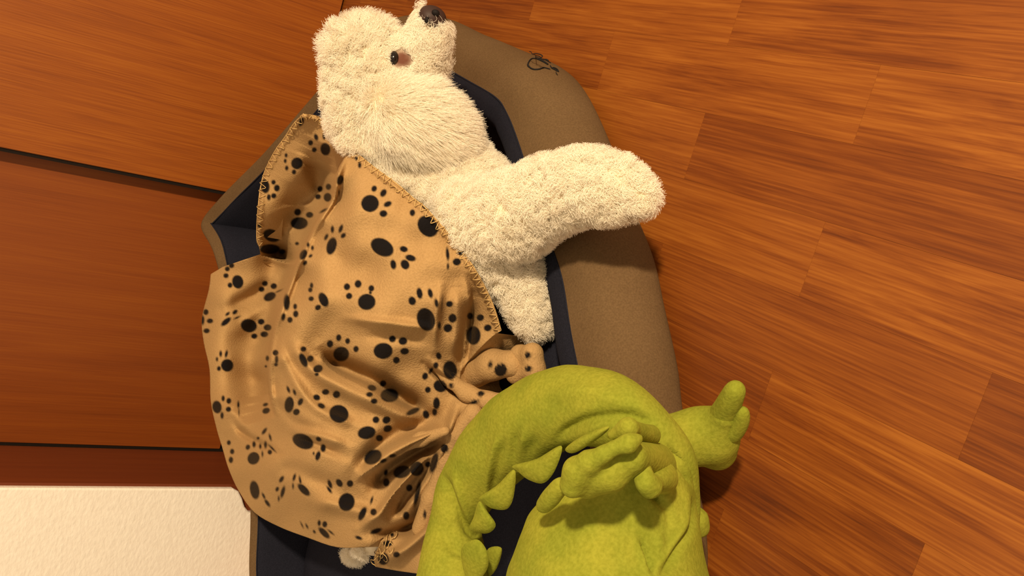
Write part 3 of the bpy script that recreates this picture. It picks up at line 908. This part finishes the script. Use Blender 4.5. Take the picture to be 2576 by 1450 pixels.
# ------------------------------------------------------------------ dog
def EL(c, r, fw=(1, 0, 0), up=(0, 0, 1)):
    f_ = np.array(fw, float); f_ /= np.linalg.norm(f_)
    s_ = np.cross(up, f_); s_ /= np.linalg.norm(s_)
    u_ = np.cross(f_, s_)
    return ('e', np.array(c, float), tuple(r), np.stack([f_, s_, u_], 1))

prim = []
prim += chain([(PY(960, 340, 1.08), .056), (PY(1060, 450, 1.045), .056), (PY(1130, 520, 1.01), .060), (PY(1160, 610, .985), .062)])     # neck and shoulder
prim += chain([(PY(1150, 440, 1.02), .038), (PY(1205, 500, .97), .040), (PY(1200, 580, .95), .050)])                               # breast
prim += chain([(PZ(1200, 575, .150), .052), (PZ(1300, 540, .148), .037), (PZ(1385, 492, .144), .0305), (PZ(1470, 466, .138), .0265), (PZ(1545, 476, .128), .0215), (PZ(1612, 496, .116), .0125)])  # near fore leg
prim += chain([(PY(1160, 610, .985), .058), (PZ(1235, 635, .125), .038), (PZ(1312, 695, .100), .021), (PZ(1336, 770, .082), .0190), (PZ(1348, 812, .072), .0165)])   # folded fore leg
prim += chain([(PY(1160, 610, .985), .060), (np.array([-.34, 1.06, .125]), .085), (np.array([-.50, 1.05, .115]), .088), (np.array([-.56, 1.02, .10]), .06)])       # trunk under the blanket
prim += chain([(PZ(905, 1380, .055), .018), (PZ(890, 1388, .052), .014)])                                                         # rump
nb = len(prim)
prim += chain([(PY(908, 128, 1.10), .035), (PY(920, 195, 1.10), .043), (PY(940, 262, 1.09), .052), (PY(965, 330, 1.08), .056)])     # crown, skull, nape
prim += chain([(PY(932, 124, 1.09), .033), (PY(952, 192, 1.075), .040)])
prim += chain([(PY(975, 160, 1.07), .034), (PY(1045, 145, 1.05), .023), (PY(1066, 98, 1.04), .019), (PY(1074, 58, 1.035), .0160)])     # muzzle
prim += chain([(PY(1060, 165, 1.05), .017), (PY(1082, 150, 1.045), .012)])                                                        # cheek and lip
prim += chain([(PY(970, 255, 1.045), .030), (PY(1030, 300, 1.02), .042), (PY(1075, 325, 1.01), .038), (PY(1095, 340, 1.005), .034)])  # hanging ear
Vd, Qd = implicit(prim, .005, ks=[.03] * nb + [.013] * (len(prim) - nb))
# whatever lies under the blanket stays behind its cloth
_u, _v = proj(Vd)
_in = np.where(in_poly(_u, _v, poly))[0]
_cam = np.array([0, 0, CAM_H])
for _i in _in:
    _h, _n = hit(_u[_i], _v[_i], blanket_bvh, None)
    if _h is None: continue
    dh = np.linalg.norm(_h - _cam); dv_ = np.linalg.norm(Vd[_i] - _cam)
    if dv_ < dh + .006:
        Vd[_i] = _cam + (Vd[_i] - _cam) * (dh + .006) / dv_
Vd[:, 2] = np.maximum(Vd[:, 2], .040)
dme = mesh_np('dog', Vd, Qd)
dog = link('dog', dme, M['skin'])
props(dog, 'curly cream white poodle lying in the dog bed under the blanket', 'dog')
ud, vd = proj(Vd)
dst = np.hypot((ud - 1012) / 33, (vd - 150) / 29)
set_attr(dme, 'stain', np.clip(1.6 - dst * 1.2, 0, 1))
vis = Vd[:, 1] < 1.09


def ell_mesh(name, c, r, R3, mat, parent, seg=20):
    a_ = np.linspace(0, np.pi, seg); b_ = np.arange(seg * 2) / (seg * 2) * 2 * np.pi
    X = np.stack([np.cos(a_)[:, None] + 0 * b_[None], np.sin(a_)[:, None] * np.cos(b_)[None], np.sin(a_)[:, None] * np.sin(b_)[None]], -1)
    P_ = (X * np.array(r)) @ R3.T + c
    n, m2 = seg, seg * 2
    i = np.arange(n - 1)[:, None]; j = np.arange(m2)[None]
    Q2 = np.stack([i * m2 + j, (i + 1) * m2 + j, (i + 1) * m2 + (j + 1) % m2, i * m2 + (j + 1) % m2], -1).reshape(-1, 4)
    return link(name, mesh_np(name, P_.reshape(-1, 3), Q2), mat, parent)


def frame(fw, up):
    f_ = np.array(fw, float); f_ /= np.linalg.norm(f_)
    s_ = np.cross(up, f_); s_ /= np.linalg.norm(s_)
    return np.stack([f_, s_, np.cross(f_, s_)], 1)
view = -ray(1085, 45); view /= np.linalg.norm(view)
nose_c = PY(1088, 43, 1.027)
nose_dir = np.array([.75, -.55, .1])
nose = ell_mesh('nose', nose_c, (.0125, .0155, .0175), frame(nose_dir, (0, 0, 1)), M['nose'], dog)
ell_mesh('nostril', PY(1096, 32, 1.0135), (.003, .0038, .005), frame(view, (0, 0, 1)), M['nostril'], nose, 10)
ell_mesh('nostril', PY(1074, 50, 1.0115), (.003, .0040, .003), frame(view, (0, 0, 1)), M['nostril'], nose, 10)
eye_h = BVHTree.FromPolygons([tuple(x) for x in Vd], [tuple(int(k_) for k_ in q) for q in Qd])
ep, en = hit(990, 146, eye_h)
ell_mesh('eye', ep - en * .0005, (.0065, .0060, .0085), frame(en, (1, 0, 0)), M['eye'], dog, 14)

# ---- fur: curly strands grown on the body
tri = np.concatenate([Qd[:, [0, 1, 2]], Qd[:, [0, 2, 3]]])
A_, B_, C_ = Vd[tri[:, 0]], Vd[tri[:, 1]], Vd[tri[:, 2]]
fn = np.cross(B_ - A_, C_ - A_); ar = np.linalg.norm(fn, axis=1) / 2
vn = np.zeros_like(Vd)
for c_ in range(3):
    np.add.at(vn, tri[:, c_], fn)
vn /= np.linalg.norm(vn, axis=1)[:, None] + 1e-12
ctr = (A_ + B_ + C_) / 3
cu, cv = proj(ctr)
inb = in_poly(cu, cv, poly)
ok = ~inb
toc = np.array([0, 0, CAM_H]) - ctr; toc /= np.linalg.norm(toc, axis=1)[:, None]
fd_ = (vn[tri[:, 0]] * toc).sum(1)
ok &= fd_ > -.65
ok &= ~((ctr[:, 0] < -.2) & (cv < 1300) & (cu < 1240))          # trunk and legs hidden in the bed
ok &= ctr[:, 2] > .045
ok &= ~((cu > 920) & (cv > 1250))
w_ = ar * ok * np.where(fd_ < -.1, .5, 1.)
NH = 150000
sel = rng.choice(len(tri), NH, p=w_ / w_.sum())
r1 = np.sqrt(rng.random(NH)); r2 = rng.random(NH)
b0, b1, b2 = 1 - r1, r1 * (1 - r2), r1 * r2
root = A_[sel] * b0[:, None] + B_[sel] * b1[:, None] + C_[sel] * b2[:, None]
nrm = vn[tri[sel, 0]] * b0[:, None] + vn[tri[sel, 1]] * b1[:, None] + vn[tri[sel, 2]] * b2[:, None]
nrm /= np.linalg.norm(nrm, axis=1)[:, None]
ru, rv = proj(root)
# bare skin round the eye, the nose, and the bridge of the muzzle
bare = (np.hypot((ru - 1010) / 34, (rv - 149) / 29) < 1) | (np.hypot((ru - 1088) / 30, (rv - 42) / 28) < 1)
keep = ~bare
root, nrm, ru, rv = root[keep], nrm[keep], ru[keep], rv[keep]
n = len(root)
gravity = np.array([0, 0, -1.])
ear = np.clip(1.25 - np.hypot((ru - 1060) / 145, (rv - 320) / 125), 0, .35) / .35
ear *= (root[:, 1] < 1.05)
muz = np.clip(1.3 - np.hypot((ru - 1060) / 65, (rv - 120) / 95), 0, .3) / .3
muz *= (1 - ear)
head = (np.hypot((ru - 920) / 190, (rv - 190) / 210) < 1) * (1 - ear) * (1 - muz)
leg = np.clip((ru - 1250) / 60, 0, 1)
length = .0125 + .004 * head + .011 * ear + .003 * muz - .001 * leg
length = length * rng.uniform(.7, 1.2, n)
# the bridge of the muzzle is clipped short
bridge = np.hypot((ru - 1035) / 28, (rv - 60) / 45) < 1
length[bridge] *= .45
eye_d = np.hypot(ru - 1005, rv - 149)
length *= np.clip(.35 + (eye_d - 30) / 70, .35, 1)
length *= 1 + .9 * np.exp(-(np.hypot(ru - 815, rv - 100) / 45) ** 2)
curl_r = .0014 * (1 - ear) + .0007 * ear + .0022 * muz + .0004 * leg
curl_n = 1.3 * (1 - ear) + .7 * ear + .4 * muz
# comb direction
flow_px = np.stack([np.full(n, 1.), np.full(n, .35)], -1)
ear_dir = PY(1180, 360, .99) - PY(990, 285, 1.03); ear_dir /= np.linalg.norm(ear_dir)
comb = gravity * .35 + 0 * nrm
comb = comb[None].repeat(n, 0) if comb.ndim == 1 else comb
fan = root - PY(965, 255, 1.03); fan /= np.linalg.norm(fan, axis=1)[:, None] + 1e-9
dirv = nrm * (1 - .72 * ear)[:, None] + comb * (.5 * (1 - ear))[:, None] + (fan * .75 + ear_dir * .45 + nrm * .12) * ear[:, None]
# clumping
NC = max(1, n // 14)
cl = rng.choice(n, NC, replace=False)
cell = .009
keyc = np.floor(root / cell).astype(int)
jit = np.floor((root + rng.normal(0, .0012, root.shape)) / cell).astype(int)
hk = (jit[:, 0] * 73856093 ^ jit[:, 1] * 19349663 ^ jit[:, 2] * 83492791) & 0xFFFFF
tabr = np.random.default_rng(5)
ph = tabr.uniform(0, 6.283, 1 << 20)[hk]
tilt = tabr.normal(0, .42, (1 << 20, 3))[hk]
axr = tabr.normal(0, 1, (1 << 20, 3))[hk]
dirv = dirv + tilt * (1 - .62 * ear)[:, None] + rng.normal(0, .16, (n, 3))
dirv /= np.linalg.norm(dirv, axis=1)[:, None]
side = np.cross(dirv, axr + 1e-3); side /= np.linalg.norm(side, axis=1)[:, None] + 1e-9
sid2 = np.cross(dirv, side)
KP = 9
tt = np.linspace(0, 1, KP)
ph = ph + rng.normal(0, .5, n)
th_ = ph[:, None] + tt[None] * (curl_n * 6.283)[:, None]
env = np.minimum(1, tt * 2.2)[None] * curl_r[:, None] * rng.uniform(.7, 1.5, n)[:, None]
pts = root[:, None] - nrm[:, None] * .001 + dirv[:, None] * (length[:, None] * tt[None])[..., None] \
    + side[:, None] * (np.cos(th_) * env)[..., None] + sid2[:, None] * (np.sin(th_) * env)[..., None] \
    + gravity * ((tt ** 2)[None] * (length * (.12 + .12 * ear))[:, None])[..., None]
hc = bpy.data.hair_curves.new('fur')
hc.add_curves([KP] * n)
hc.position_data.foreach_set('vector', np.ascontiguousarray(pts.reshape(-1), np.float32))
ra = hc.attributes.get('radius') or hc.attributes.new('radius', 'FLOAT', 'POINT')
rad = (.00026 * (1 - .55 * tt))[None].repeat(n, 0) * (1 - .25 * ear)[:, None]
ra.data.foreach_set('value', np.ascontiguousarray(rad.ravel(), np.float32))
hc.materials.append(M['fur'])
fur = bpy.data.objects.new('fur', hc)
COL.objects.link(fur); fur.parent = dog
props(fur, 'dense curly cream fur', kind='stuff')

# ------------------------------------------------------------------ green plush dinosaur
pl = bpy.data.objects.new('plush_dinosaur', None); COL.objects.link(pl)
props(pl, 'lime green plush dinosaur with soft back spikes slumped over the bed rim', 'plush toy')


def rp(u_, v_, z_, rpx):
    p = PZ(u_, v_, z_)
    return (p, float(rpx * mpp(p)))

wv = [(rng.normal(0, 1, 3) * 55, rng.uniform(0, 6.28), .0011) for _ in range(9)]
def wrinkle(G):
    d = 0
    for k3, p_, a_ in wv:
        d = d + a_ * np.sin(G @ k3 + p_)
    return d


def plush(name, prims, h=.003, k=.01, wr=1.0, par=None):
    Vp, Qp = implicit(prims, h, k, disp=(lambda G: wrinkle(G) * wr) if wr else None)
    return link(name, mesh_np(name, Vp, Qp), M['green'], par or pl)


def smooth_chain(lst, n=5):
    A = np.array([(*p, r) for p, r in lst])
    C2 = catmull(A, n)
    return chain([(c[:3], float(c[3])) for c in C2])

creases = [([(1255, 1095), (1228, 1190), (1222, 1290)], 8, .0030), ([(1268, 1110), (1246, 1190), (1244, 1245)], 9, -.0035), ([(1112, 1195), (1140, 1270), (1180, 1335), (1230, 1357)], 10, -.0060),
           ([(1140, 1190), (1165, 1265), (1190, 1330)], 8, .0035), ([(1112, 1215), (1125, 1275), (1150, 1300)], 16, -.0050), ([(1300, 1080), (1290, 1140), (1296, 1175)], 10, -.0030), ([(1320, 1080), (1312, 1130)], 9, .0025),
           ([(1400, 1110), (1440, 1075), (1500, 1052), (1590, 1046), (1650, 1070)], 14, -.0060), ([(1380, 1000), (1480, 985), (1570, 1010)], 20, .0025), ([(1350, 1090), (1340, 1120), (1320, 1160)], 14, -.0025),
           ([(1685, 1125), (1712, 1170), (1745, 1222)], 6, -.0060), ([(1622, 1215), (1645, 1245), (1668, 1275)], 9, -.0080), ([(1612, 1355), (1628, 1395), (1645, 1445)], 6, -.0060), ([(1600, 1360), (1615, 1400), (1630, 1445)], 8, .0025),
           ([(1750, 1250), (1742, 1320), (1700, 1385), (1662, 1450)], 10, -.0050), ([(1722, 1220), (1722, 1320), (1685, 1390), (1650, 1440)], 12, .0030), ([(1670, 1260), (1685, 1300), (1680, 1340)], 12, -.0030),
           ([(1640, 1330), (1660, 1360), (1655, 1400)], 12, .0025), ([(1110, 1340), (1150, 1390), (1200, 1380)], 14, -.004), ([(1180, 1365), (1178, 1440)], 6, .002)]


def plush(name, prims, h=.003, k=.01, wr=1.0, par=None, cr=False):
    Vp, Qp = implicit(prims, h, k, disp=(lambda G: wrinkle(G) * wr) if wr else None)
    if cr:
        uu, vv = proj(Vp)
        t3 = Qp[:, [0, 1, 2]]
        f3 = np.cross(Vp[t3[:, 1]] - Vp[t3[:, 0]], Vp[t3[:, 2]] - Vp[t3[:, 0]])
        n3 = np.zeros_like(Vp)
        for c_ in range(4):
            np.add.at(n3, Qp[:, c_], f3)
        n3 /= np.linalg.norm(n3, axis=1)[:, None] + 1e-12
        tc_ = np.array([0, 0, CAM_H]) - Vp
        fc = np.clip((n3 * tc_).sum(1) / np.linalg.norm(tc_, axis=1) * 3, 0, 1)
        for pts_, wd_, am_ in creases:
            P2 = catmull(pts_, 4)
            d, qx, qy = seg_dist(uu, vv, P2.tolist())
            ee = np.minimum(np.hypot(qx - P2[0, 0], qy - P2[0, 1]), np.hypot(qx - P2[-1, 0], qy - P2[-1, 1]))
            Vp = Vp + n3 * (fc * am_ * 1.2 * np.exp(-(d / wd_) ** 2) * (.2 + .8 * np.clip(ee / 30, 0, 1)))[:, None]
    return link(name, mesh_np(name, Vp, Qp), M['green'], par or pl)

tail = smooth_chain([rp(1120, 1560, .20, 105), rp(1145, 1440, .197, 88), rp(1144, 1310, .195, 64), rp(1212, 1175, .194, 86), rp(1325, 1068, .194, 103), rp(1440, 1022, .195, 100),
                     rp(1560, 1042, .19, 86), rp(1640, 1100, .175, 68), rp(1695, 1180, .155, 50), rp(1722, 1265, .135, 34), rp(1735, 1330, .12, 22)])
plush('tail', tail, .0022, .004, .35, cr=True)
body = smooth_chain([rp(1540, 1560, .19, 250), rp(1528, 1425, .185, 222), rp(1590, 1290, .18, 150), rp(1610, 1200, .178, 108)])
plush('body', body, .0022, .01, .5, cr=True)
paw = chain([rp(1575, 1150, 0.274, 44), rp(1530, 1180, 0.279, 56), rp(1480, 1208, 0.282, 46)]) + chain([rp(1590, 1150, 0.274, 38), rp(1645, 1170, .205, 56)])
paw += chain([rp(1440, 1222, 0.298, 31), rp(1455, 1185, 0.300, 31), rp(1480, 1160, 0.301, 26)]) + chain([rp(1490, 1160, 0.300, 29), rp(1520, 1142, 0.299, 29)]) + chain([rp(1548, 1126, 0.296, 25), rp(1582, 1116, 0.291, 26), rp(1605, 1105, 0.284, 18)])
foot = plush('foot', paw, .0018, .0065, .3)
plush('toe', smooth_chain([rp(1412, 1220, 0.286, 18), rp(1385, 1253, 0.282, 20), rp(1366, 1275, 0.276, 15)]), .0018, .004, 0, foot)
hand = plush('hand', chain([rp(1540, 1095, 0.279, 14), rp(1580, 1078, 0.276, 24), rp(1635, 1095, .225, 26)]), .002, .006, .4)
plush('foot', chain([rp(1615, 1185, 0.260, 26), rp(1625, 1215, 0.260, 22), rp(1640, 1230, 0.252, 26), rp(1660, 1200, .215, 40)]), .002, .008, .5)
arm = chain([rp(1690, 1110, .110, 66), rp(1750, 1105, .088, 66), rp(1795, 1105, .075, 56), rp(1805, 1140, .062, 46)]) + chain([rp(1795, 1090, .08, 52), rp(1820, 1050, .090, 30)])
armo = plush('arm', arm, .0022, .012, .5)
plush('finger', smooth_chain([rp(1812, 1062, .086, 32), rp(1824, 1035, .092, 27), rp(1838, 1006, .100, 25), rp(1850, 980, .106, 21)]), .0018, .004, .15, armo)
plush('finger', smooth_chain([rp(1836, 1090, .076, 27), rp(1854, 1070, .080, 22), rp(1865, 1052, .085, 16), rp(1868, 1036, .09, 11)]), .0018, .004, 0, armo)
plush('leg', chain([rp(1715, 1290, .10, 40), rp(1748, 1312, .09, 30), rp(1760, 1330, .085, 17)]), .0022, .01, .4)


def spike(outline, z_edge, z_tip, thick=.008):
    """soft triangular felt spike: domed front and back inside the outline"""
    C2 = catmull(outline, 6, True)
    c = C2.mean(0)
    rows = []
    NR = 7
    zz = np.interp(C2[:, 0] + C2[:, 1], [(C2[:, 0] + C2[:, 1]).min(), (C2[:, 0] + C2[:, 1]).max()], [z_edge, z_tip])
    E3 = PZ(C2[:, 0], C2[:, 1], zz); c3 = E3.mean(0)
    vw = np.array([0, 0, CAM_H]) - c3; vw /= np.linalg.norm(vw)
    Vv = []
    for sgn in (1, -1):
        for q in range(NR):
            f_ = 1 - q / NR
            Vv.append(c3 + (E3 - c3) * f_ + vw * sgn * thick * math.sqrt(max(0, 1 - f_ ** 2)))
        Vv.append((c3 + vw * sgn * thick)[None])
    nE = len(E3); Vv = np.concatenate(Vv); half = nE * NR + 1
    Q2 = []
    for s in range(2):
        b_ = s * half
        for q in range(NR - 1):
            for i in range(nE):
                Q2.append((b_ + q * nE + i, b_ + q * nE + (i + 1) % nE, b_ + (q + 1) * nE + (i + 1) % nE, b_ + (q + 1) * nE + i))
        for i in range(nE):
            Q2.append((b_ + (NR - 1) * nE + i, b_ + (NR - 1) * nE + (i + 1) % nE, b_ + half - 1, b_ + half - 1))
    me_ = bpy.data.meshes.new('spike')
    me_.from_pydata([tuple(x) for x in Vv], [], [tuple(dict.fromkeys(q)) for q in Q2])
    me_.update()
    return link('spike', me_, M['green'], pl)

spike([(1290, 1172), (1350, 1155), (1412, 1122), (1398, 1180), (1368, 1216), (1330, 1208), (1304, 1188)], .222, .212)
spike([(1206, 1252), (1250, 1222), (1294, 1182), (1293, 1245), (1276, 1281), (1238, 1280), (1215, 1264)], .222, .208)
spike([(1206, 1262), (1228, 1290), (1247, 1322), (1225, 1343), (1182, 1334), (1192, 1300)], .22, .205)
spike([(1160, 1385), (1200, 1358), (1228, 1395), (1222, 1440), (1180, 1470)], .222, .205)
spike([(1422, 1130), (1460, 1100), (1520, 1074), (1532, 1080), (1500, 1108), (1445, 1140)], .240, .232)
spike([(1225, 1385), (1262, 1380), (1250, 1430), (1226, 1450)], .185, .175)
